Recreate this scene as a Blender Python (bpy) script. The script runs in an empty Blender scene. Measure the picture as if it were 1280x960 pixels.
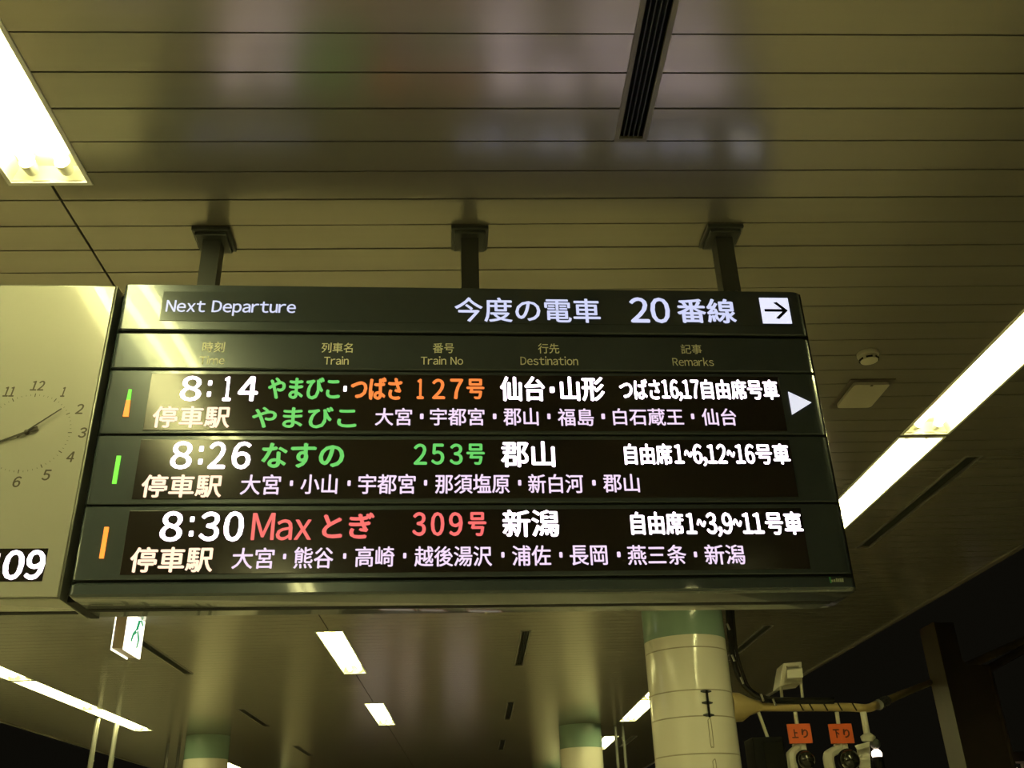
import bpy, bmesh, math, random
from mathutils import Vector, Matrix
random.seed(4)
sc = bpy.context.scene
C = sc.collection

# ------------------------------------------------------------------ camera, world, exposure
CAMZ, H = 1.55, 2.05
ZC = CAMZ + H                                   # ceiling height
PITCH, YAW, ROLL, FPX = .4662, .0494, -.0349, 1196.6
fw = Vector((math.sin(YAW)*math.cos(PITCH), math.cos(YAW)*math.cos(PITCH), math.sin(PITCH)))
rt0 = Vector((math.cos(YAW), -math.sin(YAW), 0)); up0 = rt0.cross(fw)
rt = math.cos(ROLL)*rt0 + math.sin(ROLL)*up0
up = -math.sin(ROLL)*rt0 + math.cos(ROLL)*up0
cd = bpy.data.cameras.new('camera'); cam = bpy.data.objects.new('camera', cd); C.objects.link(cam)
cd.sensor_width = 36; cd.lens = 36*FPX/1280; cd.clip_start = .01; cd.clip_end = 300
m3 = Matrix((rt, up, -fw)).transposed()
cam.matrix_world = Matrix.Translation((0, 0, CAMZ)) @ m3.to_4x4()
sc.camera = cam
w = bpy.data.worlds.new('world'); sc.world = w; w.use_nodes = True
w.node_tree.nodes['Background'].inputs[0].default_value = (.9, .8, .5, 1)
w.node_tree.nodes['Background'].inputs[1].default_value = .004
vs = sc.view_settings
vs.view_transform = 'Standard'; vs.look = 'None'; vs.gamma = 1; vs.use_curve_mapping = False
vs.exposure = 0.0
TUBE_COL, TUBE_STR = (1, .94, .37), 44.0

def atY(px, py, Y):                              # the point seen at a pixel at depth Y
    d = fw + rt*((px-640)/FPX) - up*((py-480)/FPX)
    return Vector((0, 0, CAMZ)) + d*(Y/d.y)

# ------------------------------------------------------------------ materials
def mat(name, col, rough=.5, metal=0, spec=.5, emit=None, strength=0, noise=0, nscale=8, bump=0, bscale=40, coat=0, stretch=None):
    m = bpy.data.materials.new(name); m.use_nodes = True
    nt = m.node_tree; b = nt.nodes['Principled BSDF']
    b.inputs['Base Color'].default_value = (*col, 1); b.inputs['Roughness'].default_value = rough
    b.inputs['Metallic'].default_value = metal; b.inputs['Specular IOR Level'].default_value = spec
    b.inputs['Coat Weight'].default_value = coat; b.inputs['Coat Roughness'].default_value = .05
    if emit:
        b.inputs['Emission Color'].default_value = (*emit, 1); b.inputs['Emission Strength'].default_value = strength
    if noise or bump:
        tc = nt.nodes.new('ShaderNodeTexCoord'); mp = nt.nodes.new('ShaderNodeMapping')
        nt.links.new(tc.outputs['Object'], mp.inputs[0])
        if stretch: mp.inputs['Scale'].default_value = stretch
    if noise:
        n = nt.nodes.new('ShaderNodeTexNoise'); n.inputs['Scale'].default_value = nscale; n.inputs['Detail'].default_value = 4
        nt.links.new(mp.outputs[0], n.inputs['Vector'])
        r = nt.nodes.new('ShaderNodeMapRange'); r.inputs['To Min'].default_value = 1-noise; r.inputs['To Max'].default_value = 1+noise
        nt.links.new(n.outputs['Fac'], r.inputs['Value'])
        mx = nt.nodes.new('ShaderNodeVectorMath'); mx.operation = 'SCALE'; mx.inputs[0].default_value = col
        nt.links.new(r.outputs[0], mx.inputs['Scale']); nt.links.new(mx.outputs[0], b.inputs['Base Color'])
    if bump:
        n2 = nt.nodes.new('ShaderNodeTexNoise'); n2.inputs['Scale'].default_value = bscale; n2.inputs['Detail'].default_value = 3
        nt.links.new(mp.outputs[0], n2.inputs['Vector'])
        bp = nt.nodes.new('ShaderNodeBump'); bp.inputs['Strength'].default_value = bump; bp.inputs['Distance'].default_value = .002
        nt.links.new(n2.outputs['Fac'], bp.inputs['Height']); nt.links.new(bp.outputs[0], b.inputs['Normal'])
    return m
def glow(name, col, s):
    m = mat(name, (.02, .02, .02), .5, emit=col, strength=s); return m
M = {
 'panel': mat('ceiling_panel_paint', (.37, .345, .29), .235, metal=.6, spec=.6, noise=.05, nscale=3, bump=.06, bscale=6, stretch=(.3, 8, 1)),
 'plenum': mat('dark_plenum', (.02, .017, .01), .9, noise=.1),
 'fascia': mat('ceiling_fascia_paint', (.15, .14, .12), .4, noise=.06),
 'black': mat('black_metal', (.006, .006, .006), .6, spec=.12, noise=.1),
 'hanger': mat('dark_grey_hanger_paint', (.05, .055, .052), .38, spec=.5, noise=.08),
 'casing': mat('grey_green_casing_paint', (.055, .072, .085), .27, metal=.35, spec=.6, noise=.05, nscale=30, bump=.03, bscale=300, coat=.6),
 'edge': mat('casing_edge', (.2, .22, .2), .3, metal=.6, noise=.05),
 'plate': mat('header_plate', (.055, .070, .08), .24, metal=.35, coat=.5, spec=.6, noise=.04, nscale=30),
 'glass': mat('led_window', (.016, .012, .010), .16, spec=.5, noise=.1, nscale=60),
 'clock': mat('clock_face_acrylic', (.35, .35, .31), .3, spec=.5, coat=.8, noise=.02),
 'clocktrim': mat('clock_trim', (.35, .36, .33), .25, metal=.6, noise=.04),
 'dial': mat('dial_print', (.07, .06, .045), .5, noise=.05),
 'hand': mat('clock_hand', (.035, .03, .022), .4, noise=.05),
 'label': mat('label_print', (.85, .84, .66), .5, noise=.03),
 'fixture': mat('fixture_white_enamel', (.8, .8, .76), .35, noise=.02),
 'socket': mat('lamp_socket_plastic', (.75, .74, .68), .4, noise=.02),
 'tube': glow('fluorescent_tube', TUBE_COL, TUBE_STR),
 'column': mat('cream_column_gloss', (.8, .77, .68), .14, spec=.6, noise=.05, nscale=2.5, bump=.08, bscale=3),
 'teal': mat('teal_column_band', (.24, .36, .3), .16, spec=.6, noise=.05),
 'joint': mat('column_joint', (.38, .34, .26), .6, noise=.2, nscale=12),
 'floor': mat('platform_floor', (.56, .52, .44), .35, noise=.06, nscale=3),
 'ditch': mat('track_bed', (.02, .018, .015), .9, noise=.3),
 'white': mat('off_white_enclosure', (.6, .58, .5), .4, noise=.04),
 'pipe': mat('yellowed_pipe', (.42, .33, .15), .4, noise=.12, nscale=9),
 'pole': mat('steel_pole', (.2, .2, .19), .25, metal=.4, noise=.04),
 'orange': mat('orange_plate', (.75, .13, .03), .5, noise=.05),
 'brown': mat('brown_print', (.1, .015, .006), .6, noise=.05),
 'steel': mat('brown_painted_steel', (.055, .04, .03), .5, noise=.2, nscale=5),
 'smoke': mat('detector_plastic', (.4, .37, .3), .45, noise=.03),
 'cable': mat('black_cable', (.01, .01, .01), .25, noise=.1),
 'clip': mat('bright_clip', (.8, .8, .75), .25, metal=.8, noise=.02),
 'lens': mat('dark_glass_dome', (.015, .015, .012), .1, spec=.6, noise=.05),
 'exit_green': glow('exit_green', (.01, .32, .14), 1.0),
 'exit_lit': glow('exit_lit_face', (1, .97, .75), 2.4),
 'sign_grey': mat('exit_sign_grey', (.55, .45, .38), .4, noise=.04),
 'lamp': glow('signal_lamp', (1, .8, .6), 6),
 'vend': glow('added_vending_glow', (1, .9, .8), .45),  # glow of the invented machines, there for their reflection in the ceiling
 'vend_body': mat('vending_body', (.5, .1, .08), .4, noise=.04),
 'can_a': glow('product_red', (.9, .3, .2), .5),
 'can_b': glow('product_green', (.35, .7, .45), .4),
 'led_white': glow('led_white', (1, .84, 1), 3.8),
 'led_soft': glow('led_soft_violet', (.82, .64, .86), 1.15),
 'led_cream': glow('led_cream', (1, .72, .52), 1.35),
 'led_green': glow('led_green', (.13, .62, .13), 1.0),
 'led_orange': glow('led_orange', (1, .24, .05), 1.05),
 'led_red': glow('led_red', (.95, .15, .15), 1.0),
 'lit_head': glow('backlit_white', (.62, .65, .92), 1.05),
 'ind_green': glow('indicator_green', (.2, 1, .06), 1.1),
 'ind_orange': glow('indicator_orange', (1, .27, .03), 1.6),
 'logo_green': mat('logo_green', (.03, .25, .08), .4, noise=.02),
 'logo_pale': mat('logo_pale', (.4, .42, .33), .4, noise=.02),
}

# ------------------------------------------------------------------ builders
def obj(name, bm, m, parent=None, loc=None, label=None, kind=None, smooth=False):
    me = bpy.data.meshes.new(name)
    if smooth:
        for f in bm.faces: f.smooth = True
    bm.to_mesh(me); bm.free()
    for x in (m if isinstance(m, (list, tuple)) else [m]): me.materials.append(M[x] if isinstance(x, str) else x)
    o = bpy.data.objects.new(name, me); C.objects.link(o)
    if parent: o.parent = parent
    if loc is not None: o.location = loc
    if label: o['label'] = label
    if kind: o['kind'] = kind
    if smooth:
        try: me.set_sharp_from_angle(angle=math.radians(38))
        except Exception: pass
    return o
def thing(name, label, cat, loc=(0, 0, 0), group=None, rotz=0):
    o = bpy.data.objects.new(name, None); C.objects.link(o); o.location = loc; o.rotation_euler = (0, 0, rotz)
    o.empty_display_size = .05
    return tag(o, label, cat, group)
def tag(o, label, cat, group=None):
    o['label'] = label; o['category'] = cat
    if group: o['group'] = group
    return o
def dup(root, loc, label, group=None):
    r = root.copy(); C.objects.link(r); r.location = loc; r['label'] = label
    if group: r['group'] = group
    for ch in root.children:
        c = ch.copy(); C.objects.link(c); c.parent = r
        for g in ch.children:
            d = g.copy(); C.objects.link(d); d.parent = c
    return r
def B(): return bmesh.new()
def box(bm, x0, x1, y0, y1, z0, z1, mi=0):
    v = [bm.verts.new((x, y, z)) for z in (z0, z1) for y in (y0, y1) for x in (x0, x1)]
    for q in ((0, 2, 3, 1), (4, 5, 7, 6), (0, 1, 5, 4), (2, 6, 7, 3), (0, 4, 6, 2), (1, 3, 7, 5)):
        f = bm.faces.new([v[i] for i in q]); f.material_index = mi
    return bm
def bbox(x0, x1, y0, y1, z0, z1, r=.004, seg=2):
    bm = B(); box(bm, x0, x1, y0, y1, z0, z1)
    bmesh.ops.bevel(bm, geom=list(bm.edges), offset=r, segments=seg, affect='EDGES', profile=.5)
    return bm
def prism(bm, poly, z0, z1, axis='z'):           # polygon (a,b) extruded along an axis
    def P(a, b, c): return {'z': (a, b, c), 'y': (a, c, b), 'x': (c, a, b)}[axis]
    lo = [bm.verts.new(P(a, b, z0)) for a, b in poly]; hi = [bm.verts.new(P(a, b, z1)) for a, b in poly]
    n = len(poly)
    bm.faces.new(lo); bm.faces.new(hi[::-1])
    for i in range(n): bm.faces.new((lo[i], hi[i], hi[(i+1) % n], lo[(i+1) % n]))
    bmesh.ops.recalc_face_normals(bm, faces=bm.faces)
    return bm
def tube(bm, pts, r, n=8, cap=True):
    pts = [Vector(p) for p in pts]; rings = []; ref = None
    rs = r if isinstance(r, (list, tuple)) else [r]*len(pts)
    for i, p in enumerate(pts):
        t = (pts[min(i+1, len(pts)-1)] - pts[max(i-1, 0)]).normalized()
        if ref is None: ref = t.orthogonal().normalized()
        a = (ref - t*ref.dot(t)).normalized(); ref = a; b = t.cross(a)
        rings.append([bm.verts.new(p + rs[i]*(math.cos(k*2*math.pi/n)*a + math.sin(k*2*math.pi/n)*b)) for k in range(n)])
    for i in range(len(rings)-1):
        for k in range(n): bm.faces.new((rings[i][k], rings[i][(k+1) % n], rings[i+1][(k+1) % n], rings[i+1][k]))
    if cap: bm.faces.new(rings[0][::-1]); bm.faces.new(rings[-1])
    return bm
def lathe(bm, prof, n=32, c=(0, 0)):             # profile (r,z) about the z axis
    rings = []
    for r, z in prof: rings.append([bm.verts.new((c[0]+r*math.cos(k*2*math.pi/n), c[1]+r*math.sin(k*2*math.pi/n), z)) for k in range(n)])
    for i in range(len(rings)-1):
        for k in range(n): bm.faces.new((rings[i][k], rings[i][(k+1) % n], rings[i+1][(k+1) % n], rings[i+1][k]))
    bm.faces.new(rings[0][::-1]); bm.faces.new(rings[-1])
    bmesh.ops.recalc_face_normals(bm, faces=bm.faces)
    return bm
def smooth_path(pts, k=6):
    pts = [Vector(p) for p in pts]; out = []
    for i in range(len(pts)-1):
        p0, p1, p2, p3 = pts[max(i-1, 0)], pts[i], pts[i+1], pts[min(i+2, len(pts)-1)]
        for j in range(k):
            t = j/k
            out.append(.5*((2*p1)+(p2-p0)*t+(2*p0-5*p1+4*p2-p3)*t*t+(3*p1-p0-3*p2+p3)*t**3))
    return out + [pts[-1]]
def glyph(s, bold=0.0):                          # outline of a string as flat faces, from the built-in font
    c = bpy.data.curves.new('t', 'FONT'); c.body = s; c.size = 1; c.offset = bold; c.resolution_u = 3
    o = bpy.data.objects.new('t', c); C.objects.link(o)
    me = bpy.data.meshes.new_from_object(o.evaluated_get(bpy.context.evaluated_depsgraph_get()))
    vs_ = [v.co.copy() for v in me.vertices]; fs = [list(p.vertices) for p in me.polygons]
    bpy.data.objects.remove(o); bpy.data.curves.remove(c); bpy.data.meshes.remove(me)
    return vs_, fs
FULL = {c: chr(ord(c)+0xFEE0) for c in map(chr, range(0x21, 0x7F))}
_cache = {}
def layout(s):
    """glyph outlines of a string; Latin letters and digits come from the gothic full-width set, closed up"""
    if s in _cache: return _cache[s]
    if all(ord(c) > 0x2000 for c in s): _cache[s] = glyph(s); return _cache[s]
    V, F, x = [], [], 0.0
    for ch in s:
        if ch == ' ': x += .36; continue
        v, f = glyph(FULL.get(ch, ch))
        a, b = min(p.x for p in v), max(p.x for p in v); k = .5 if ch == '~' else 1.0
        n = len(V); V += [Vector((x+(p.x-a)*k, p.y, 0)) for p in v]; F += [[n+i for i in q] for q in f]
        x += (b-a)*k + (.085 if ch not in '1,' else .1)
    _cache[s] = (V, F); return _cache[s]
def put_text(bm, s, x0, x1, zt, zb, y, bold=0.0, slant=0.0):   # fit the ink of a string in x0..x1, z zb..zt at depth y
    v, f = layout(s)
    ax, bx = min(p.x for p in v), max(p.x for p in v); ay, by = min(p.y for p in v), max(p.y for p in v)
    h = zt-zb; b = bold*h*.5                       # heavier strokes: the same outline struck several times side by side
    offs = [(0, 0)] if b <= 0 else [(-b, 0), (b, 0), (-b*.4, b*.8), (b*.4, -b*.8)]
    if b > 0: x0 += b; x1 -= b; zt -= b*.8; zb += b*.8
    for k, (ox, oz) in enumerate(offs):
        nv = [bm.verts.new((x0+(p.x-ax)/(bx-ax)*(x1-x0)+ox+slant*(p.y-ay)/(by-ay)*h, y-k*.00004, zb+(p.y-ay)/(by-ay)*(zt-zb)+oz)) for p in v]
        for q in f:
            try: bm.faces.new([nv[i] for i in q])
            except ValueError: pass

# ------------------------------------------------------------------ setting: floor and ceiling
XL, XR, Y0, Y1 = -6.65, 4.15, -9.0, 44.0
o = obj('floor', box(B(), XL-.1, XR+.1, Y0, Y1, -.9, 0), 'floor', kind='structure')
o = obj('track_bed', box(B(), -16, 18, Y0, Y1+6, -1.4, -1.2), 'ditch', kind='structure')
FW, FL = .272, 2.22                               # luminaire opening
A_ROW = [-8.5, -4.1, .347, 4.87, 9.26, 13.75]
B_ROW = [-6.6, -4.35, 2.53, 4.78, 11.82, 14.12, 18.34, 22.8]
C_ROW = [-7.0, -4.7, -2.4, -.1, 2.2, 4.5, 6.84, 9.14, 11.42, 13.64, 20.16, 24.8]
XA, XB, XCc = -1.368, 2.497, -5.11
lights = [(XA, y) for y in A_ROW] + [(XB, y) for y in B_ROW] + [(XCc, y) for y in C_ROW]
VL = 1.80
vents = [(x, y) for x in (.52, 2.93, -3.21) for y in (.56, 5.07, 9.44, 13.95, 18.4)]
holes = [(x-FW/2+.004, x+FW/2-.004, y+.004, y+FL-.004) for x, y in lights] + [(x-.047, x+.047, y+.003, y+VL-.003) for x, y in vents]

ceil = obj('ceiling', box(B(), XL, XR, Y0, Y1, ZC+.13, ZC+.2), 'plenum', kind='structure')
PP, P0, GAP = .1461, 1.9209, .0065
def strip_cells(xa, xb, ya, yb):
    hs = [h for h in holes if h[0] < xb and h[1] > xa and h[2] < yb and h[3] > ya]
    ys = sorted({ya, yb, *[max(ya, h[2]) for h in hs], *[min(yb, h[3]) for h in hs]})
    out = []
    for i in range(len(ys)-1):
        y, yy = ys[i], ys[i+1]; ym = (y+yy)/2; x = xa
        for h in sorted(h for h in hs if h[2] < ym < h[3]):
            if h[0] > x: out.append((x, h[0], y, yy))
            x = max(x, h[1])
        if x < xb: out.append((x, xb, y, yy))
    return out
def panel_cells(bm, cells, ya, yb):
    for x0, x1, y0, y1 in cells:
        box(bm, x0, x1, y0, y1, ZC, ZC+.014)
k0 = int((Y0-P0)/PP)+1; k1 = int((Y1-P0)/PP)
far = B()
for k in range(k0, k1):
    ya, yb = P0+k*PP+GAP/2, P0+(k+1)*PP-GAP/2
    near = 1.0 < yb and ya < 6.2
    for xa, xb in ((XL, XA-.0045), (XA+.0045, XR)):
        cells = strip_cells(xa, xb, ya, yb)
        if near:
            # every panel sits a hair higher or lower and slightly dished, as sheet metal does
            bm = B(); panel_cells(bm, cells, ya, yb)
            obj('ceiling_panel', bm, 'panel', ceil, loc=(0, 0, random.uniform(-.0008, .0008)))
        else: panel_cells(far, cells, ya, yb)
obj('distant_ceiling_panels', far, 'panel', ceil, kind='stuff')
ys = [Y0] + [v for y in sorted(A_ROW) for v in (y-.002, y+FL+.002)] + [Y1]
for ya, yb in zip(ys[::2], ys[1::2]):
    obj('seam_channel', box(B(), XA-.012, XA+.012, ya, yb, ZC+.015, ZC+.025), 'plenum', ceil)
for nm, x0, x1 in (('trim_1', XL-.05, XL), ('trim_2', XR, XR+.05)):
    obj(nm, box(B(), x0, x1, Y0, Y1, ZC-.01, ZC+.25), 'fascia', kind='structure')

# ------------------------------------------------------------------ ceiling luminaires
def make_light():
    t = thing('ceiling_light', '', 'ceiling light')
    w2 = FW/2; bm = B(); h = .075; th = .003; fl = .014
    # trough: sloped reflector sides, top, ends, flange
    for s in (-1, 1):
        pr = [(s*w2, 0), (s*(w2-.02), h), (s*(w2-.02-th), h), (s*(w2-th), 0)]
        prism(bm, pr, 0, FL, 'y')
        box(bm, min(s*w2, s*(w2-fl)), max(s*w2, s*(w2-fl)), 0, FL, -.004, 0)
    box(bm, -w2+.02, w2-.02, 0, FL, h, h+th)
    for y, yy in ((0, th), (FL-th, FL)): box(bm, -w2, w2, y, yy, 0, h)
    for y, yy in ((0, fl), (FL-fl, FL)): box(bm, -w2+fl, w2-fl, y, yy, -.004, 0)
    obj('housing', bm, 'fixture', t)
    for x in (-.056, .056):
        b = B(); tube(b, [(x, .075, .034), (x, FL-.075, .034)], .0165, 10); obj('tube', b, 'tube', t, smooth=True)
        for y0, y1 in ((.022, .072), (FL-.072, FL-.022)):
            b = B(); tube(b, [(x, y0, .036), (x, y0*.4+y1*.6, .036), (x, y1, .034)], [.026, .024, .019], 12)
            box(b, x-.014, x+.014, y0, y0+.018, .03, h)
            obj('lamp_socket', b, 'socket', t, smooth=True)
    return t
L0 = make_light()
names = {
 (XA, .347): 'large twin-tube ceiling light in the upper left corner, above the clock',
 (XA, 9.26): 'bright short ceiling light under the board, nearer one of the middle pair',
 (XA, 13.75): 'bright short ceiling light under the board, farther one of the middle pair',
 (XB, 2.53): 'long bright ceiling light running out of the right edge of the picture',
 (XB, 4.78): 'bright ceiling light touching the right edge of the departure board',
 (XB, 14.12): 'bright distant ceiling light just left of the big cream column',
 (XB, 18.34): 'small distant ceiling light beside the far cream column with teal band',
 (XCc, 9.14): 'ceiling light at lower left, cut by the left edge of the picture',
 (XCc, 11.42): 'ceiling light at lower left, middle unit of the continuous strip',
 (XCc, 13.64): 'ceiling light at lower left, far end unit of the continuous strip',
 (XCc, 20.16): 'ceiling light at the bottom edge, just right of the left far column',
}
first = True
_ord = ['nearest', 'second', 'third', 'fourth', 'fifth', 'sixth']
for (x, y) in lights:
    row = {XA: 'middle', XB: 'right', XCc: 'left'}[x]
    lab = names.get((x, y)); grp = {XA: 'middle row of ceiling lights', XB: 'right row of ceiling lights', XCc: 'left row of ceiling lights'}[x]
    if lab is None:
        col_ = [q for p_, q in lights if p_ == x and (p_, q) not in names]
        if y < 2: lab = f'twin-tube ceiling light of the {row} row overhead behind the viewer, {_ord[sorted([q for q in col_ if q < 2], reverse=True).index(y)]} one back'; grp = f'{row} row ceiling lights behind the viewer'
        elif y < 12: lab = f'twin-tube ceiling light of the {row} row hidden by the departure board, {_ord[[q for q in col_ if 2 <= q < 12].index(y)]} of its row'; grp = f'{row} row ceiling lights hidden by the board'
        else: lab = f'twin-tube ceiling light of the {row} row far down the platform, {_ord[[q for q in col_ if q >= 12].index(y)]} of its row'; grp = f'{row} row ceiling lights far away'
    if first: L0.location = (x, y, ZC); L0['label'] = lab; L0['group'] = grp; first = False
    else: dup(L0, (x, y, ZC), lab, grp)

# ------------------------------------------------------------------ ceiling air slots
def make_vent():
    t = thing('ceiling_vent', '', 'vent'); bm = B()
    for s in (-1, 1): box(bm, min(s*.052, s*.037), max(s*.052, s*.037), 0, VL, -.004, .008)
    for y, yy in ((0, .016), (VL-.016, VL)): box(bm, -.037, .037, y, yy, -.004, .008)
    obj('frame', bm, 'fascia', t)
    bm = B(); box(bm, -.046, .046, .004, VL-.004, .05, .055)
    for s in (-1, 1): box(bm, min(s*.046, s*.042), max(s*.046, s*.042), .004, VL-.004, .008, .05)
    obj('duct', bm, 'black', t)
    for i in range(4):
        x = -.0225+i*.015
        obj('slat', box(B(), x-.0012, x+.0012, .016, VL-.016, .002, .03), 'hanger', t)
    return t
V0 = make_vent(); first = True
vn = {(.52, .56): 'long dark slotted air vent at the top of the picture', (.52, 9.44): 'short dark air vent under the board, nearer of two beside the twin lights',
      (.52, 13.95): 'tiny dark air vent under the board, farther of two', (2.93, 5.07): 'dark air vent right of the bright light strip near the right edge',
      (2.93, 9.44): 'dark air vent right of the big cream column', (-3.21, 9.44): 'dark diagonal air vent starting behind the lit exit sign',
      (-3.21, 13.95): 'dark diagonal air vent above the left far column light'}
for (x, y) in vents:
    lab = vn.get((x, y)); grp = 'ceiling air vents'
    if lab is None:
        side = {.52: 'middle', 2.93: 'right', -3.21: 'left'}[x]
        if y > 16: lab = f'air vent of the {side} row far down the platform'
        elif y > 3: lab = f'air vent of the {side} row hidden by the departure board'
        else: lab = f'air vent of the {side} row overhead outside the picture'
    if first: V0.location = (x, y, ZC); V0['label'] = lab; V0['group'] = grp; first = False
    else: dup(V0, (x, y, ZC), lab, grp)

# ------------------------------------------------------------------ departure board
SO = Vector((-1.1375, 2.74, CAMZ+1.7736)); SX = Vector((.99957331, .02879567, 0)).normalized()
a_, b_ = .0288, .0049
s0 = Vector((math.cos(a_), math.sin(a_), 0)); n0 = Vector((-math.sin(a_), math.cos(a_), 0)); z0 = Vector((0, 0, 1))
SX = math.cos(b_)*s0 - math.sin(b_)*z0; SZ = math.cos(b_)*z0 + math.sin(b_)*s0
SM = Matrix((SX, n0, SZ)).transposed().to_4x4(); SM.translation = SO
camp = Vector((0, 0, CAMZ))
def S(px, py):                                    # point of the board's front face shown at a pixel: (x, z) in board space
    d = fw + rt*((px-640)/FPX) - up*((py-480)/FPX)
    P = camp + d*(((SO-camp).dot(n0))/d.dot(n0)) - SO
    return P.dot(SX), P.dot(SZ)
board = thing('departure_board', 'long dark grey-green train departure board with three LED rows hanging from the ceiling', 'departure board')
board.matrix_world = SM
W, DEP = 2.311, .252
def plan(x0, x1, y0, y1, rf=.048, rb=.055, n=7):
    pts = []
    for cx, cy, r, a0 in ((x0+rf*.35, y0+rf*.35, rf*.35, 180), (x1-rf, y0+rf, rf, 270), (x1-rb, y1-rb, rb, 0), (x0+rb*.3, y1-rb*.3, rb*.3, 90)):
        for i in range(n): a = math.radians(a0+90*i/(n-1)); pts.append((cx+r*math.cos(a), cy+r*math.sin(a)))
    return pts
def module(name, t0, t1, inset=0, m='casing', ch=.0025, label=None):
    """a band of the casing, front corners rounded, its top and bottom edges chamfered"""
    bm = B(); base = plan(-.008+inset, W-inset, 0, DEP)
    def ring(z, k): 
        p = plan(-.008+inset+k, W-inset-k, k, DEP-k); return [bm.verts.new((x, y, z)) for x, y in p]
    rs = [ring(-t1, ch), ring(-t1+ch, 0), ring(-t0-ch, 0), ring(-t0, ch)]
    n = len(base)
    for i in range(3):
        for k in range(n): bm.faces.new((rs[i][k], rs[i][(k+1) % n], rs[i+1][(k+1) % n], rs[i+1][k]))
    bm.faces.new(rs[0][::-1]); bm.faces.new(rs[3]); bmesh.ops.recalc_face_normals(bm, faces=bm.faces)
    return obj(name, bm, m, board, smooth=True, label=label)
G = .0035
header = module('header_box', 0, .1765, inset=.0, ch=.004)
labels = module('column_heading_panel', .1875, .3215-G, ch=.004)
rows_t = [.3215+G, .5485, .7785, 1.0075]
rowo = []
for i in range(3): rowo.append(module('display_row', rows_t[i]+(G if i else 0), rows_t[i+1]-G))
bottom = module('bottom_trim', 1.0075+G, 1.0523, ch=.007)
obj('inner_core', box(B(), .012, W-.012, .012, DEP-.012, -1.04, -.006), 'black', board)
obj('added_matte_top', bbox(.03, W-.03, .03, DEP-.02, .0001, .0006, .0001, 1), 'ditch', board)  # unseen matte sheet, added to keep the glossy top from glinting onto the ceiling
# underside: two shallow boards with a dark slot between
obj('underside_slot', box(B(), .0, W-.035, .148, .177, -1.0533, -1.0515), 'black', board)
# black joint to the clock case, and end
obj('joint_strip', box(B(), -.0275, -.001, .06, DEP+.012, -1.053, -.012), 'black', board)

CHN = {'led_white': 'white', 'led_soft': 'pale violet', 'led_cream': 'cream', 'led_green': 'green', 'led_orange': 'orange', 'led_red': 'red', 'lit_head': 'backlit white', 'label': 'painted beige'}
def lettering(parent, m, pieces, y=-.0035, bold=0.0, what='lettering'):
    if what in ('stop', 'heading') and len(pieces) > 1:
        for p in pieces: lettering(parent, m, [p], y, bold, what)
        return
    bm = B(); txt = ' '.join(p[0] for p in pieces)
    for s, xa, xb, yt, yb in pieces:
        ym = (yt+yb)/2
        x0 = S(xa, ym)[0]; x1 = S(xb, ym)[0]; zt = S((xa+xb)/2, yt)[1]; zb = S((xa+xb)/2, yb)[1]
        put_text(bm, s, x0, x1, zt, zb, y, bold)
    return obj('lettering', bm, m, parent, label=f'{CHN[m]} {what} reading {txt}')
def dots(bm, lst, y=-.0035):
    for xa, xb, yt, yb in lst:
        ym = (yt+yb)/2; x0, x1 = S(xa, ym)[0], S(xb, ym)[0]; z1, z0_ = S(xa, yt)[1], S(xa, yb)[1]
        r = min(x1-x0, z1-z0_)*.3; cx, cz = (x0+x1)/2, (z0_+z1)/2
        p = []
        for sx, sz, a0 in ((1, 1, 0), (-1, 1, 90), (-1, -1, 180), (1, -1, 270)):
            for k in range(4):
                a = math.radians(a0+k*30); p.append(bm.verts.new((cx+sx*((x1-x0)/2-r)+r*math.cos(a), y, cz+sz*((z1-z0_)/2-r)+r*math.sin(a))))
        bm.faces.new(p[::-1])

# header
obj('header_plate', box(B(), .125, 2.262, -.0022, .002, -.142, -.030), 'plate', header)
lettering(header, 'lit_head', [('Next Departure', 207.5, 370, 376.5, 395.5)], bold=.03)
lettering(header, 'lit_head', [('今度の電車', 568, 750, 373, 403.5)], bold=.03)
lettering(header, 'lit_head', [('20', 787, 837, 372.5, 404.5), ('番線', 846, 919, 374, 404.5)], bold=.05)
obj('arrow_panel', box(B(), 2.144, 2.245, -.0045, -.0022, -.133, -.031), mat('arrow_panel_lit', (.5, .5, .5), .4, emit=(.78, .8, 1), strength=1.0), header, label='backlit white square with a black right arrow')
bm = B(); cz = -.082; xs = 2.156; xe = 2.232
box(bm, xs, xe-.006, -.0055, -.0045, cz-.005, cz+.005)
for s in (-1, 1):
    prism(bm, [(xe+.006, cz), (xe-.009, cz), (xe-.0405, cz+s*.031), (xe-.029, cz+s*.034)][::s], -.0055, -.0045, 'y')
obj('arrow', bm, 'black', header)
# column headings
for jp, a, b, c, d, en, e, f, g, h in (('時刻', 253, 281, 427.5, 440.5, 'Time', 249.5, 281, 445, 455.5), ('列車名', 402, 441, 428.5, 441, 'Train', 405, 436, 445.5, 456),
        ('番号', 541, 567.5, 429, 441.5, 'Train No', 526, 579, 445.5, 456), ('行先', 672.5, 699, 429.5, 442, 'Destination', 650.5, 722.5, 445.5, 456.5), ('記事', 851, 877, 430.5, 442.5, 'Remarks', 840.5, 892, 447, 457.5)):
    lettering(labels, 'label', [(jp, a, b, c, d), (en, e, f, g, h)], y=-.0006, bold=.02, what='heading')
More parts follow.
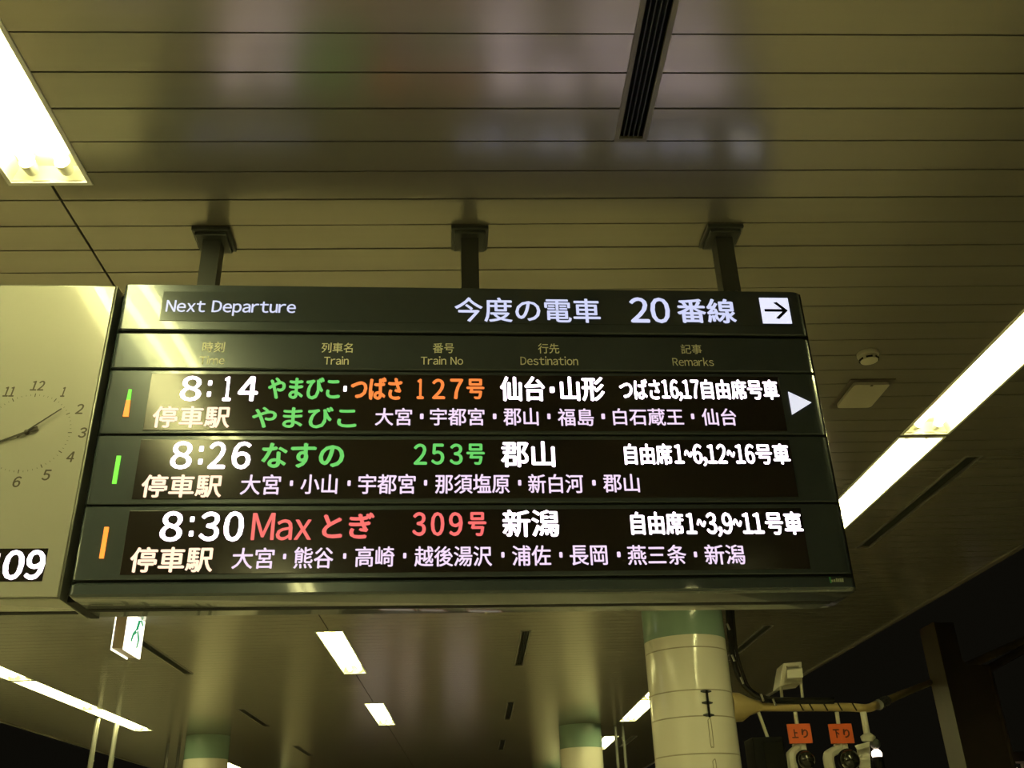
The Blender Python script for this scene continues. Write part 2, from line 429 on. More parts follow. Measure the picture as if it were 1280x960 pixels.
# rows
wt = [(.338, .535), (.5665, .7605), (.797, .990)]
ind = [((.395, .489), None), ((.621, .711), 'ind_green'), ((.847, .941), 'ind_orange')]
for i, r in enumerate(rowo):
    t0, t1 = wt[i]
    obj('display_glass', bbox(.129, 2.165, -.0025, .002, -t1, -t0, .0008, 1), 'glass', r)
    (a, b), m = ind[i]
    def bar(za, zb, wa, wb, mm):
        bm = B(); pr = [(.0705-wa, -za), (.0705+wa, -za), (.0705+wb, -zb), (.0705-wb, -zb)]
        prism(bm, pr, -.004, .002, 'y'); obj('indicator_lamp', bm, mm, r, label=('green' if mm == 'ind_green' else 'orange')+' indicator lamp')
    if m: bar(a, b, .0062, .0062, m)
    else: bar(a, a+.038, .0045, .006, 'ind_green'); bar(a+.038, b, .006, .0085, 'ind_orange')
L = lettering
r1, r2, r3 = rowo
bm = B(); tri = [S(985, 490), S(1014, 503.5), S(990, 518.5)]; prism(bm, tri, -.003, .002, 'y'); obj('direction_triangle', bm, mat('triangle_lit', (.5, .5, .5), .4, emit=(.7, .72, .85), strength=1.0), r1, label='backlit white right-pointing triangle')
BW = .055
def colon(x0, x1, ya, yb, h): return [(x0+1.5, x1, ya, ya+h), (x0, x1-1.5, yb-h, yb)]
# time, row by row
L(r1, 'led_white', [('8', 226, 252.5, 470.5, 502), ('1', 279.5, 290, 471, 502), ('4', 298, 323, 471, 502)], bold=BW, what='departure time')
L(r2, 'led_white', [('8', 214, 241, 552, 587), ('2', 261, 283, 552.5, 586.5), ('6', 290, 314, 552.5, 587)], bold=BW, what='departure time')
L(r3, 'led_white', [('8', 201, 229, 639.5, 677.5), ('3', 250, 275, 640, 677), ('0', 280, 305, 639.5, 677.5)], bold=BW, what='departure time')
for r, c in ((r1, colon(259, 265.5, 476, 496.5, 6.5)), (r2, colon(248, 255, 558, 581, 7)), (r3, colon(236.5, 243.5, 646, 671, 7))):
    bm = B(); dots(bm, c); obj('colon', bm, 'led_white', r)
L(r1, 'led_green', [('やまびこ', 335, 425.5, 472, 500)], bold=.07, what='train name')
L(r1, 'led_orange', [('つばさ', 438.5, 503, 472, 500.5)], bold=.07, what='train name')
for d in ((429.5, 433.5, 483, 490), (687, 693, 484, 491.5)): bm = B(); dots(bm, [d]); obj('separator_dot', bm, 'led_white', r1)
L(r1, 'led_orange', [('1', 521, 530, 474, 499.5), ('2', 540, 556.5, 474, 499.5), ('7', 562.5, 579, 474, 499.5), ('号', 583, 605.5, 474, 499.5)], bold=.06, what='train number')
L(r1, 'led_white', [('仙台', 625, 681, 471, 502)], bold=.055, what='destination'); L(r1, 'led_white', [('山形', 700, 755.5, 471.5, 502)], bold=.055, what='destination')
L(r1, 'led_white', [('つばさ', 774, 825, 474.5, 500), ('16,17', 826.5, 874, 475, 502), ('自由席号車', 876, 972.5, 475, 500)], bold=.055, what='remark')
L(r2, 'led_green', [('なすの', 327, 430.5, 554, 585.5)], bold=.07, what='train name')
L(r2, 'led_green', [('2', 517, 534, 555, 581.5), ('5', 539, 555.5, 555, 581.5), ('3', 562, 578.5, 555, 581.5), ('号', 583, 606, 555, 581.5)], bold=.06, what='train number')
L(r2, 'led_white', [('郡山', 626, 693.5, 552, 584.5)], bold=.05, what='destination')
L(r2, 'led_white', [('自由席', 780, 840, 555, 581.5), ('1~6,12~16', 842.5, 943, 555.5, 583.5), ('号車', 944, 986.5, 555, 581)], bold=.055, what='remark')
L(r3, 'led_red', [('Max', 315, 390, 641.5, 676)], bold=.03, what='train name'); L(r3, 'led_red', [('とぎ', 403, 468, 641, 674)], bold=.07, what='train name')
L(r3, 'led_red', [('3', 515.5, 532.5, 640.5, 670.5), ('0', 538.5, 555.5, 640.5, 670.5), ('9', 561, 578.5, 640.5, 670.5), ('号', 585, 608, 640.5, 670.5)], bold=.06, what='train number')
L(r3, 'led_white', [('新潟', 628, 698.5, 637.5, 671.5)], bold=.05, what='destination')
L(r3, 'led_white', [('自由席', 788, 854.5, 640, 669), ('1~3,9~11', 857, 954, 641, 671.5), ('号車', 956, 1002.5, 640, 669)], bold=.055, what='remark')
# second lines
def stations(r, lst, dl):
    L(r, 'led_soft', lst, bold=.03, what='stop')
    for d in dl: bm = B(); dots(bm, [d]); obj('separator_dot', bm, 'led_soft', r)
L(r1, 'led_cream', [('停車駅', 191, 288, 508, 535.5)], bold=.05, what='heading'); L(r1, 'led_green', [('やまびこ', 315, 446, 509, 536)], bold=.06, what='train name')
L(r2, 'led_cream', [('停車駅', 177, 278, 593.5, 622.5)], bold=.05, what='heading')
L(r3, 'led_cream', [('停車駅', 163, 267, 684, 716)], bold=.05, what='heading')
stations(r1, [('大宮', 469, 515, 510.5, 532.5), ('宇都宮', 537.5, 605.5, 510.5, 532.5), ('郡山', 629, 673, 510.5, 532.5), ('福島', 697, 742, 511, 533), ('白石蔵王', 766, 854, 511, 532.5), ('仙台', 877, 920, 511, 532.5)],
         [(525, 529.5, 517.5, 524.5), (616, 620.5, 517.5, 524.5), (684, 688, 517.5, 524.5), (751.5, 756, 517.5, 524.5), (863.5, 867.5, 517.5, 524.5)])
stations(r2, [('大宮', 301, 351, 593.5, 619), ('小山', 376, 422, 593.5, 618), ('宇都宮', 448, 519.5, 593, 618), ('那須塩原', 544, 637, 593, 617.5), ('新白河', 660, 729, 593, 617), ('郡山', 753.5, 799, 593, 616)],
         [(362.5, 366.5, 601, 608), (434.5, 438.5, 601, 608), (530, 534, 600.5, 607.5), (647.5, 651.5, 600.5, 607.5), (740, 744.5, 600.5, 607.5)])
stations(r3, [('大宮', 290.5, 343, 685, 711.5), ('熊谷', 367.5, 417, 684, 711), ('高崎', 444, 493, 683.5, 709), ('越後湯沢', 518, 615, 683, 708.5), ('浦佐', 640, 688.5, 682, 707.5), ('長岡', 712, 759, 682, 707), ('燕三条', 784, 857.5, 681.5, 706.5), ('新潟', 880.5, 930.5, 681, 706)],
         [(354, 358, 692.5, 699.5), (429, 433, 692, 699), (504, 508, 691.5, 698.5), (626.5, 630.5, 690.5, 697.5), (699, 703, 690.5, 697.5), (771, 775.5, 690, 697), (867, 871, 690, 697)])
# maker's mark on the bottom trim: too small to read, a green stroke and pale letters
bm = B(); x, z = S(1036, 721.5); prism(bm, [(x, z), (x+.005, z), (x+.006, z-.018), (x+.002, z-.018)], -.001, .001, 'y'); obj('maker_mark', bm, 'logo_green', bottom, label='green stroke of the maker mark')
bm = B()
for i, (xa, xb, h) in enumerate(((1039.5, 1041.5, .6), (1042.5, 1044.5, .7), (1045.5, 1047, 1), (1047.8, 1049.3, .9), (1050, 1052, 1), (1052.6, 1054.6, 1))):
    x0, z = S(xa, 727.5); x1 = S(xb, 727.5)[0]; box(bm, x0, x1, -.001, .001, z, z+.011*h)
obj('maker_mark', bm, 'logo_pale', bottom, kind='stuff', label='pale letters of the maker mark, too small to read')

# hangers on the board's top: foot bracket, post, two-layer ceiling plate
hl = ['left dark grey hanger post of the departure board, lit greyish green', 'middle black hanger post above the departure board', 'right black hanger post above the departure board near platform number 20']
for i, xh in enumerate((-.909, .006, .929)):
    t = thing('hanger_post', hl[i], 'hanger post', (xh, 2.868, ZC), 'hanger posts of the departure board', rotz=a_)
    zt = SO.z - ZC - (xh-SO.x)*math.sin(b_)
    obj('ceiling_plate', bbox(-.066, .066, -.068, .068, -.017, -.0005, .002, 1), 'hanger', t)
    obj('ceiling_plate', bbox(-.055, .055, -.058, .058, -.031, -.017, .002, 1), 'hanger', t)
    bm = B()
    prism(bm, [(-.031, -.03), (.031, -.03), (.031, .03), (.024, .03), (.024, -.023), (-.024, -.023), (-.024, .03), (-.031, .03)], zt+.003, -.031, 'z')
    obj('post', bm, 'hanger', t)
    obj('foot_bracket', bbox(-.036, .036, -.035, .035, zt+.0012, zt+.014, .002, 1), 'hanger', t)
    for s in (-1, 1):
        b = B(); lathe(b, [(.007, 0), (.007, .004), (.0045, .006), (.001, .0065)], 8); bmesh.ops.rotate(b, verts=b.verts, matrix=Matrix.Rotation(math.radians(90), 3, 'X'))
        obj('bolt', b, 'pole', t, loc=(s*.016, -.03, zt+.02))
        b = B(); lathe(b, [(.006, 0), (.006, .004), (.004, .006), (.001, .0065)], 8); bmesh.ops.rotate(b, verts=b.verts, matrix=Matrix.Rotation(math.radians(180), 3, 'X'))
        obj('bolt', b, 'pole', t, loc=(s*.047, s*.05, -.017))

# ------------------------------------------------------------------ clock unit, in the board's space
clk = thing('station_clock', 'cream square-cased station clock left of the departure board, analogue dial over digital time', 'clock')
clk.matrix_world = SM
CXL, CXR = -.412, -.028
obj('case', bbox(CXL, CXR, .004, DEP, -1.058, -.006, .004, 2), 'clocktrim', clk, smooth=True)
face = obj('face_panel', bbox(CXL+.006, CXR-.006, -.001, .01, -1.052, -.013, .002, 1), 'clock', clk)
obj('underside_slot', box(B(), CXL+.01, CXR-.005, .148, .177, -1.0595, -1.057), 'black', clk)
cx, cz = -.216, -.5435
bm = B()
for k in range(60):
    a = math.radians(6*k); hb = B(); big = k % 5 == 0; r0, r1_, hw = (.1215, .1335, .0013) if big else (.1255, .1305, .0006)
    d = Vector((math.sin(a), math.cos(a))); n = Vector((d.y, -d.x)); c = Vector((cx, cz))
    p = [c+d*r0-n*hw, c+d*r0+n*hw, c+d*r1_+n*hw, c+d*r1_-n*hw]
    tb = hb if big else bm
    tb.faces.new([tb.verts.new((q.x, -.0016, q.y)) for q in p])
    if big: obj('hour_mark', hb, 'dial', face)
    else: hb.free()
obj('minute_marks', bm, 'dial', face, kind='stuff')
for k in range(1, 13):
    a = math.radians(30*k); x, z = cx+math.sin(a)*.164, cz+math.cos(a)*.164*.98
    bm = B(); hh = .0175; ww = .0115 if k not in (1, 10, 11, 12) else (.0065 if k == 1 else .0205 if k != 11 else .017)
    put_text(bm, str(k), x-ww, x+ww, z+hh, z-hh, -.0016, .06, .12); obj('numeral', bm, 'dial', face)
def hand(name, ang, r0, r1_, w0, w1, y, extra=None):
    a = math.radians(ang); d = Vector((math.sin(a), math.cos(a))); n = Vector((d.y, -d.x)); bm = B()
    q = [-d*r0-n*w0, -d*r0+n*w0, d*r1_+n*w1, d*r1_-n*w1]
    prism(bm, [(v.x, v.y) for v in q], y-.0015, y, 'y')
    if extra:
        q = [-d*extra[0]-n*extra[2], -d*extra[0]+n*extra[2], -d*extra[1]+n*extra[2], -d*extra[1]-n*extra[2]]
        prism(bm, [(v.x, v.y) for v in q], y-.0015, y, 'y')
    return obj(name, bm, 'hand', clk, loc=(cx, 0, cz))
hand('hour_hand', 246, .012, .098, .0036, .0026, -.006, (.034, .012, .0062))
hand('minute_hand', 50, .03, .120, .0022, .0014, -.010)
b = B(); lathe(b, [(.008, -.0005), (.008, .006), (.005, .010), (.001, .011)], 16); bmesh.ops.rotate(b, verts=b.verts, matrix=Matrix.Rotation(math.radians(90), 3, 'X'))
obj('hub', b, 'hand', clk, loc=(cx, -.0016, cz))
dp = obj('digital_display', bbox(-.349, -.084, -.0028, .002, -1.007, -.910, .0008, 1), 'glass', clk)
bm = B()
x0, zt = S(4.5, 688); _, zb = S(4.5, 725.5); dx = S(30.5, 707)[0]-S(4.5, 707)[0]
xz = S(4.5, 707)[0]; x9 = S(32.5, 707)[0]
put_text(bm, '0', xz, xz+dx, zt, zb, -.0036, .07); put_text(bm, '9', x9, x9+dx*.93, zt, zb, -.0036, .07)
put_text(bm, '8', -.325, -.325+dx, zt, zb, -.0036, .07)
box(bm, xz-.025, xz-.014, -.0038, -.0032, -.940, -.925); box(bm, xz-.027, xz-.016, -.0038, -.0032, -.990, -.975)
obj('lettering', bm, 'led_white', dp, label='white LED digits reading 8:09')

# ------------------------------------------------------------------ small ceiling fittings
t = thing('smoke_detector', 'small round cream smoke detector on the ceiling right of the board', 'smoke detector', (1.825, 3.80, ZC))
b = B(); lathe(b, [(.049, -.001), (.049, -.014), (.047, -.018), (.042, -.02)], 28); obj('base', b, 'smoke', t, smooth=True)
b = B(); lathe(b, [(.042, -.02), (.042, -.032), (.039, -.042), (.027, -.047), (.001, -.048)], 28); obj('dome', b, 'smoke', t, smooth=True)
for k in range(6):
    a = k*math.pi/3+.2
    b = B(); box(b, -.014, .014, -.002, .002, -.004, .004); bmesh.ops.rotate(b, verts=b.verts, matrix=Matrix.Rotation(a+math.pi/2, 3, 'Z'))
    obj('slot', b, 'black', t, loc=(math.cos(a)*.0405, math.sin(a)*.0405, -.036))
t = thing('ceiling_speaker', 'flat cream rectangular ceiling speaker below the smoke detector, right of the board', 'speaker', (1.95, 4.215, ZC))
obj('mounting_frame', bbox(-.112, .112, -.155, .155, -.006, -.0005, .002, 1), 'steel', t)
pl = []
for sx, sy, a0, r in ((1, 1, 0, .02), (-1, 1, 90, .02), (-1, -1, 180, .012), (1, -1, 270, .012)):
    for k in range(5): a = math.radians(a0+k*22.5); pl.append((sx*(.088-r)+r*math.cos(a), sy*(.13-r)+r*math.sin(a)))
b = B(); prism(b, pl, -.022, -.006, 'z'); obj('grille', b, 'smoke', t)
b = B(); box(b, -.006, .006, -.128, -.118, -.0235, -.022); obj('catch', b, 'black', t)

# ------------------------------------------------------------------ columns
def column(x, y, label, rings, fit=False):
    t = thing('platform_column', label, 'column', (x, y, 0), 'cream columns with teal top band')
    R = .35
    zb = 3.24
    segs = [0]+rings+[zb]
    b = B(); prof = []
    for i, z in enumerate(segs[:-1]):
        prof += [(R, z+.006), (R, segs[i+1]-.006), (R-.006, segs[i+1])] if i < len(segs)-2 else [(R, z+.006), (R, segs[i+1])]
    prof = [(R-.006, 0)]+prof
    lathe(b, prof, 48); obj('shaft', b, 'column', t, smooth=True)
    b = B()
    for z in rings: lathe(b, [(R-.0062, z-.007), (R-.0012, z-.0065), (R-.0012, z+.0065), (R-.0062, z+.007)], 48)
    obj('joint_ring', b, 'joint', t, smooth=True)
    b = B(); lathe(b, [(R+.001, zb-.001), (R+.002, zb+.002), (R+.002, ZC-.001)], 48); obj('teal_band', b, 'teal', t, smooth=True)
    return t
c1 = column(1.84, 8.4, 'big cream round column with teal top band directly under the board', [.55, 1.25, 1.85, 2.3, 2.585, 2.79, 3.135])
column(1.765, 16.8, 'small far cream column with teal band, left of the big column', [1.2, 2.0, 2.8])
column(-4.36, 16.8, 'far cream column with teal band at the bottom left of the picture', [1.2, 2.0, 2.8])
column(1.765, 25.2, 'most distant cream column in the right-hand row', [1.2, 2.0, 2.8])
column(-4.36, 25.2, 'most distant cream column in the left-hand row', [1.2, 2.0, 2.8])
column(1.9, -1.6, 'cream column in the right-hand row behind the viewer', [1.2, 2.0, 2.8])
column(-4.36, -1.6, 'cream column in the left-hand row behind the viewer', [1.2, 2.0, 2.8])
# black rod with three clamps and a wire loop on the big column
ang = math.radians(-90+9); ux, uy = math.cos(ang), math.sin(ang)
def oncol(z, out=.0, da=0.0):
    a = ang+da; return Vector((math.cos(a)*(.35+out), math.sin(a)*(.35+out), z))
b = B(); tube(b, [oncol(2.78, .02), oncol(2.57, .02)], .009, 8); obj('rod', b, 'black', c1)
for z in (2.775, 2.685, 2.59):
    b = B(); tube(b, [oncol(z, .003, d) for d in (-.13, -.06, 0, .06, .13)], [.006, .012, .014, .012, .006], 8); obj('clamp', b, 'hanger', c1)
for za, zb_ in ((2.55, 2.36), (2.24, 2.05)):
    pts = [oncol(za, .004, -.035)]+[oncol(zb_, .004, -.035), oncol(zb_-.012, .004, 0), oncol(zb_, .004, .035)]+[oncol(za, .004, .035), oncol(za+.012, .004, 0), oncol(za, .004, -.035)]
    b = B(); tube(b, smooth_path(pts, 4), .003, 6); obj('wire_loop', b, 'joint', c1)

# ------------------------------------------------------------------ bracket pipe with cameras and plates by the big column
YP = 8.35
pA, pB = atY(922, 884, YP), atY(1092, 884, YP)
pC, pD = atY(1170, 850, 11.6), atY(1285, 798, 12.6)
t = thing('bracket_pipe', 'yellowed horizontal pipe sticking out right from the big column', 'pipe', (0, 0, 0))
b = B(); tube(b, [atY(914, 884, YP), atY(926, 884, YP), atY(936, 883, YP), atY(952, 883, YP)], [.12, .115, .075, .036], 14); obj('collar', b, 'pipe', t, smooth=True)
b = B(); tube(b, smooth_path([pA, atY(1000, 884, YP), atY(1060, 884, YP), atY(1085, 885, YP+.05), atY(1105, 877, YP+.5), pC], 5), .034, 12); obj('pipe', b, 'pipe', t, smooth=True)
b = B(); tube(b, [atY(1098, 881, YP+.2), atY(1108, 876, YP+.55)], .045, 12); obj('coupling', b, 'pole', t, smooth=True)
b = B(); tube(b, [pC, pD], .05, 10); obj('pipe', b, 'pipe', t, smooth=True)
t = thing('cable_bundle', 'black cable bundle hanging down the big column and along the pipe', 'cable', (0, 0, 0))
pts = [atY(908, 752, 8.3), atY(911, 790, 8.3), atY(914, 820, 8.3), atY(922, 848, 8.3), atY(936, 866, 8.3), atY(955, 876, 8.3), atY(985, 878, YP), atY(1040, 878, YP)]
for dxx, dz, r in ((0, 0, .022), (.045, .01, .014), (.02, -.02, .010)):
    b = B(); tube(b, smooth_path([p+Vector((dxx*(1 if i < 4 else .3), -.03, dz+.012)) for i, p in enumerate(pts)], 6), r, 8); obj('cable', b, 'cable', t, smooth=True)
for px, py in ((909, 785), (915, 824), (926, 852), (951, 873), (966, 879)):
    c = atY(px, py, 8.27); b = B(); tube(b, [c+Vector((-.008, -.045, .028)), c+Vector((.006, -.052, -.028))], .009, 8); obj('cable_clip', b, 'clip', t, smooth=True)
for px in (1000, 1012, 1030, 1048, 1066):
    c = atY(px, 884, YP); b = B(); tube(b, [c+Vector((-.014, -.04, .03)), c+Vector((.014, -.038, -.035))], .006, 6); obj('cable_tie', b, 'cable', t)
def rod(px, py0, py1, r, parent, name='rod', Y=YP, m='white'):
    b = B(); tube(b, [atY(px[0], py0, Y), atY(px[1], py1, Y)], r, 8); return obj(name, b, m, parent, smooth=True)
# boxy unit standing above the pipe on two rods
t = thing('camera_housing', 'off-white boxy camera housing standing on two rods above the yellowed pipe', 'camera housing', (0, 0, 0))
rod((976, 978), 856, 879, .013, t); rod((1001, 1004), 852, 879, .013, t)
def hexa(pts, m, name, parent, label=None):      # box from front quad + back quad
    b = B(); v = [b.verts.new(p) for p in pts]
    for q in ((0, 1, 2, 3), (7, 6, 5, 4), (0, 4, 5, 1), (1, 5, 6, 2), (2, 6, 7, 3), (3, 7, 4, 0)): b.faces.new([v[i] for i in q])
    bmesh.ops.recalc_face_normals(b, faces=b.faces)
    bmesh.ops.bevel(b, geom=list(b.edges), offset=.006, segments=2, affect='EDGES', profile=.5)
    return obj(name, b, m, parent, label=label)
def quadY(l, Y): return [atY(x, y, Y) for x, y in l]
hexa(quadY([(979, 829), (1002, 827), (1003, 852), (974, 858)], 8.2)+quadY([(971, 836), (994, 832), (995, 860), (966, 864)], 8.75), 'white', 'housing', t)
hexa(quadY([(983, 837), (1003, 835), (1004, 847), (984, 848)], 8.05)+quadY([(983, 836), (1002, 834), (1002, 848), (983, 849)], 8.25), 'white', 'front_hood', t)
b = B(); c = atY(991, 833, 8.17); box(b, c.x-.05, c.x+.05, c.y-.005, c.y+.02, c.z-.006, c.z+.006); obj('hinge', b, 'joint', t)
# dark box on the first rod
t = thing('hanging_monitor', 'dark box hanging from the pipe nearest the big column', 'hanging box', (0, 0, 0))
rod((948, 961), 890, 926, .014, t)
c = atY(958, 944, YP); obj('body', bbox(c.x-.13, c.x+.13, c.y-.12, c.y+.16, c.z-.16, c.z+.13, .01, 2), 'black', t)
b = B(); box(b, c.x-.05, c.x+.11, c.y-.128, c.y-.118, c.z-.12, c.z+.09); obj('screen', b, 'lens', t)
# orange plates with platform cameras beneath
def cam_unit(px, txt, label, pad=0):
    t = thing('platform_camera', label, 'camera', (0, 0, 0), 'cameras with orange plates under the pipe')
    rod((px-4, px+2), 890, 934, .017, t)
    c = atY(px+1.5, 917, YP-.04); p = bbox(c.x-.098, c.x+.098, c.y-.006, c.y+.006, c.z-.077, c.z+.077, .002, 1)
    pl = obj('orange_plate', p, 'orange', t)
    b = B()
    for i, ch in enumerate(txt):
        x = c.x-.042+i*.084; put_text(b, ch, x-.028, x+.028, c.z+.036, c.z-.036, c.y-.0075, .09)
    obj('lettering', b, 'brown', pl, label='dark characters reading '+txt)
    c = atY(px-2+pad*.2, 944, YP-.05)
    b = B(); tube(b, smooth_path([atY(px+1, 930, YP), atY(px-1, 936, YP), atY(px-9-pad, 944, YP-.05), atY(px-7-pad, 962, YP-.05)], 4), [.03]*4+[.035]*4+[.045]*5, 8); obj('bracket_arm', b, 'white', t, smooth=True)
    b = bbox(-.055, .055, -.02, .02, -.045, .02, .006, 2); obj('bracket_head', b, 'white', t, loc=atY(px+1, 933, YP))
    c = atY(px+10+pad*.5, 950, YP-.12); rr = .07+pad*.002
    b = B(); bmesh.ops.create_uvsphere(b, u_segments=24, v_segments=14, radius=rr); obj('dome', b, 'lens', t, loc=c, smooth=True)
    b = B(); lathe(b, [(rr*1.06, 0), (rr*1.08, .03), (rr*.9, .05)], 24); bmesh.ops.rotate(b, verts=b.verts, matrix=Matrix.Rotation(math.radians(-70), 3, 'X')); obj('dome_ring', b, 'black', t, loc=c+Vector((0, .02, 0)), smooth=True)
cam_unit(998, '上り', 'camera under the left orange plate reading 上り')
cam_unit(1050, '下り', 'camera under the right orange plate reading 下り', 5)
t = thing('hanging_enclosure', 'off-white hanging enclosure at the outer end of the pipe, right of the orange plates', 'enclosure', (0, 0, 0))
rod((1079, 1084), 890, 919, .028, t)
b = B(); tube(b, [atY(1084, 917, YP), atY(1085, 921, YP), atY(1085, 927, YP)], [.03, .062, .05], 14); obj('flange', b, 'white', t, smooth=True)
hexa(quadY([(1070, 931), (1087, 928), (1089, 975), (1076, 975)], YP-.12)+quadY([(1071, 933), (1087, 930), (1089, 975), (1076, 975)], YP+.12), 'white', 'enclosure', t)
hexa(quadY([(1068, 932), (1087, 927), (1087, 934), (1072, 938)], YP-.16)+quadY([(1069, 933), (1087, 928), (1087, 935), (1072, 939)], YP+.14), 'white', 'lid', t)
t = thing('signal_lamp', 'small glowing round signal lamp beside the hanging enclosure', 'lamp', (0, 0, 0))
c = atY(1096, 943, YP)
b = B(); bmesh.ops.create_uvsphere(b, u_segments=20, v_segments=12, radius=.042); obj('bulb', b, 'lamp', t, loc=c, smooth=True)
b = B(); lathe(b, [(.03, -.25), (.045, -.2), (.047, -.03), (.04, -.02)], 16); obj('lamp_body', b, 'black', t, loc=c, smooth=True)
b = B(); tube(b, [atY(1094, 931, YP), atY(1088, 931, YP)], .014, 8); obj('arm', b, 'black', t)
b = B(); bmesh.ops.create_uvsphere(b, u_segments=16, v_segments=10, radius=.042); obj('hood', b, 'hanger', t, loc=atY(1094, 930, YP-.02), smooth=True)

# ------------------------------------------------------------------ dark steel pillar beyond the right platform edge
YS = 11.0
t = thing('steel_pillar', 'dark brown stepped steel pillar beyond the right platform edge', 'pillar', (0, 0, 0))
P = lambda x, y: atY(x, y, YS)
pb = [P(1222, 960), P(1195, 960)]
cx1 = P(1196, 900).x; cx2 = P(1243, 900).x; cx0 = P(1160, 784).x; cxm = P(1182, 784).x; zt = P(1165, 782).z; zs = P(1215, 834).z
cx0 = P(1163, 800).x; cxm = cx0 + .24; cx1 = cx0; cx2 = cx0+.52
b = B(); prism(b, [(cx1, -1.2), (cx2, -1.2), (cx2, zs), (cxm+.05, zs), (cxm, zs+.06), (cxm, zt), (cx1, zt)], YS-.15, YS+.15, 'y'); obj('web', b, 'steel', t)
for s in (cx1, cx2): 
    b = B(); box(b, s-.012, s+.012, YS-.2, YS+.2, -1.2, zs-.02 if s == cx2 else zt); obj('flange', b, 'steel', t)
b = B(); tube(b, [P(1225, 842), atY(1290, 806, YS-.2)], .045, 8); tag(obj('conduit', b, 'steel'), 'thin brownish conduit rising right from the steel pillar', 'conduit')
# distant lamp low at the right corner
t = thing('trackside_lamp', 'small bright lamp at the bottom right corner by the steel pillar', 'lamp', (0, 0, 0))
c = atY(1262, 963, 12); b = B(); bmesh.ops.create_uvsphere(b, u_segments=16, v_segments=10, radius=.09); obj('bulb', b, 'lamp', t, loc=c, smooth=True)
b = B(); box(b, c.x-.25, c.x+.35, c.y-.05, c.y+.25, c.z+.09, c.z+.2); obj('hood', b, 'steel', t)
b = B(); tube(b, [(c.x+.3, c.y+.2, c.z+.1), (c.x+.3, c.y+.2, -1.2)], .04, 8); obj('post', b, 'steel', t)

# ------------------------------------------------------------------ steel poles
for i, (x, y, lab) in enumerate(((-5.30, 14.36, 'left slim steel pole of the nearer pair below the left light strip'), (-5.215, 14.9, 'right slim steel pole of the nearer pair below the left light strip'),
        (-5.24, 17.6, 'left slim steel pole of the far pair beside the left column'), (-5.13, 17.9, 'right slim steel pole of the far pair beside the left column'),
        (2.37, 16.9, 'left slim steel pole of the pair beside the big cream column'), (2.50, 16.9, 'right slim steel pole of the pair beside the big cream column'))):
    t = thing('steel_pole', lab, 'pole', (x, y, 0), 'slim steel poles')
    r = .036 if i < 2 else .026
    b = B(); tube(b, [(0, 0, .012), (0, 0, ZC-.006)], r, 12); obj('shaft', b, 'pole', t, smooth=True)
    b = B(); lathe(b, [(r+.02, 0), (r+.02, .01), (r+.004, .014)], 14); obj('foot', b, 'pole', t)

# ------------------------------------------------------------------ lit exit sign seen end-on
YE = 8.3
zb = atY(155, 812, YE).z; xr = atY(155, 812, YE).x; xl = atY(138, 812, YE).x; ln = .42; ht = .40
t = thing('exit_sign', 'small lit green and white exit sign box seen end-on under the board', 'exit sign', (xr, YE, zb))
wd = xr-xl
obj('body', bbox(-wd+.008, -.012, 0, ln, .012, ht, .003, 1), 'sign_grey', t)
fx = obj('lit_panel', bbox(-.012, .004, 0, ln, 0, ht, .002, 1), 'exit_lit', t); obj('lit_panel', bbox(-wd, -wd+.008, -.004, ln, 0, ht, .002, 1), 'exit_lit', t)
# running figure on the lit side, simple strokes: head, body, legs, and a door bar
b = B(); e = .0055
def poly(l): prism(b, [(y, z) for y, z in l], .004, e, 'x')
poly([(.20, .20), (.26, .22), (.30, .31), (.24, .30)]); poly([(.30, .30), (.37, .27), (.38, .29), (.31, .33)]); poly([(.20, .21), (.14, .17), (.11, .10), (.14, .09), (.17, .15), (.24, .19)])
poly([(.24, .2), (.29, .14), (.27, .07), (.30, .07), (.33, .15), (.27, .22)]); poly([(.28, .34), (.33, .34), (.34, .38), (.31, .39), (.27, .38)]); poly([(.02, .34), (.4, .395), (.4, .4), (.02, .4)])
obj('pictogram', b, 'exit_green', fx)
for y in (.08, ln-.08):
    b = B(); tube(b, [(-wd/2, y, ht-.005), (-wd/2, y, ZC-zb-.001)], .012, 8); obj('rod', b, 'pole', t)

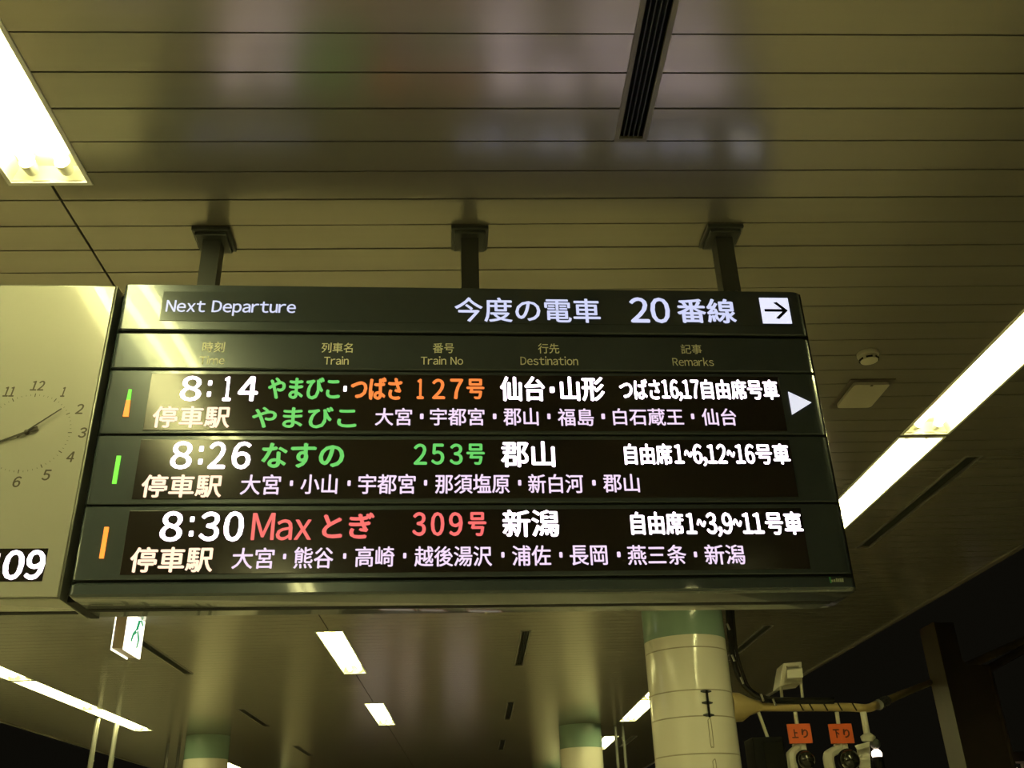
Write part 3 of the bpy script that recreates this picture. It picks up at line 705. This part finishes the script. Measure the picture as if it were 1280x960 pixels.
# ------------------------------------------------------------------ invented white train at the left platform edge, added to brighten the ceiling's reflection
M['train_body'] = mat('train_white_paint', (.72, .70, .62), .25, noise=.03); M['train_band'] = mat('train_green_band', (.03, .16, .09), .3, noise=.03)
half = [(-10.2, -1.1), (-10.3, 1.2), (-10.15, 2.0), (-9.6, 2.55), (-8.6, 2.75), (-7.6, 2.55), (-7.05, 2.0), (-6.9, 1.2), (-7.0, -1.1)]
for i, (ya, yb) in enumerate(((5.0, 24.6), (25.1, 44.5))):
    t = thing('added_train_carriage', ('nearer' if i == 0 else 'farther')+' added white train carriage at the left platform edge, seen only mirrored in the ceiling', 'train', (0, ya, 0), 'added white train carriages')
    ln = yb-ya; b = B(); prism(b, half, 0, ln, 'y'); obj('body', b, 'train_body', t)
    obj('stripe', box(B(), -6.945, -6.90, .2, ln-.2, .55, .8), 'train_band', t)
    for k in range(10):
        y = 2.4+k*1.6
        obj('window', bbox(-6.95, -6.895, y, y+.95, 1.05, 1.62, .01, 1), 'lens', t)
    for y in (.6, ln-1.7):
        d = obj('door', bbox(-6.96, -6.89, y, y+1.0, .02, 1.95, .01, 1), 'train_body', t)
        obj('door_window', bbox(-6.9, -6.885, y+.3, y+.7, 1.1, 1.6, .005, 1), 'lens', d)

# ------------------------------------------------------------------ lit vending machines invented out of view, added for bright patches mirrored in the ceiling
for i, (x0, x1, lab) in enumerate(((-2.75, -1.9, 'left added lit vending machine far down the platform'), (-1.8, -1.2, 'middle added lit vending machine far down the platform'), (-.7, .12, 'right added lit vending machine far down the platform'))):
    t = thing('added_vending_machine', lab, 'vending machine', (x0, 23.0, 0), 'added lit vending machines'); ww = x1-x0
    obj('cabinet', bbox(0, ww, .02, .7, 0, 1.85, .01, 1), 'vend_body', t)
    pn = obj('lit_front', box(B(), .05, ww-.05, -.0, .02, .62, 1.78), 'vend', t)
    for r_ in range(3):
        for k in range(6):
            x = .09+k*(ww-.22)/5; z = .68+r_*.38
            obj('drink_sample', box(B(), x, x+.06, -.02, -.0, z, z+.2), ('can_a', 'can_b', 'can_a')[(r_+k+i) % 3], pn)
    obj('dispensing_slot', box(B(), .15, ww-.15, -.01, .02, .2, .4), 'black', t)
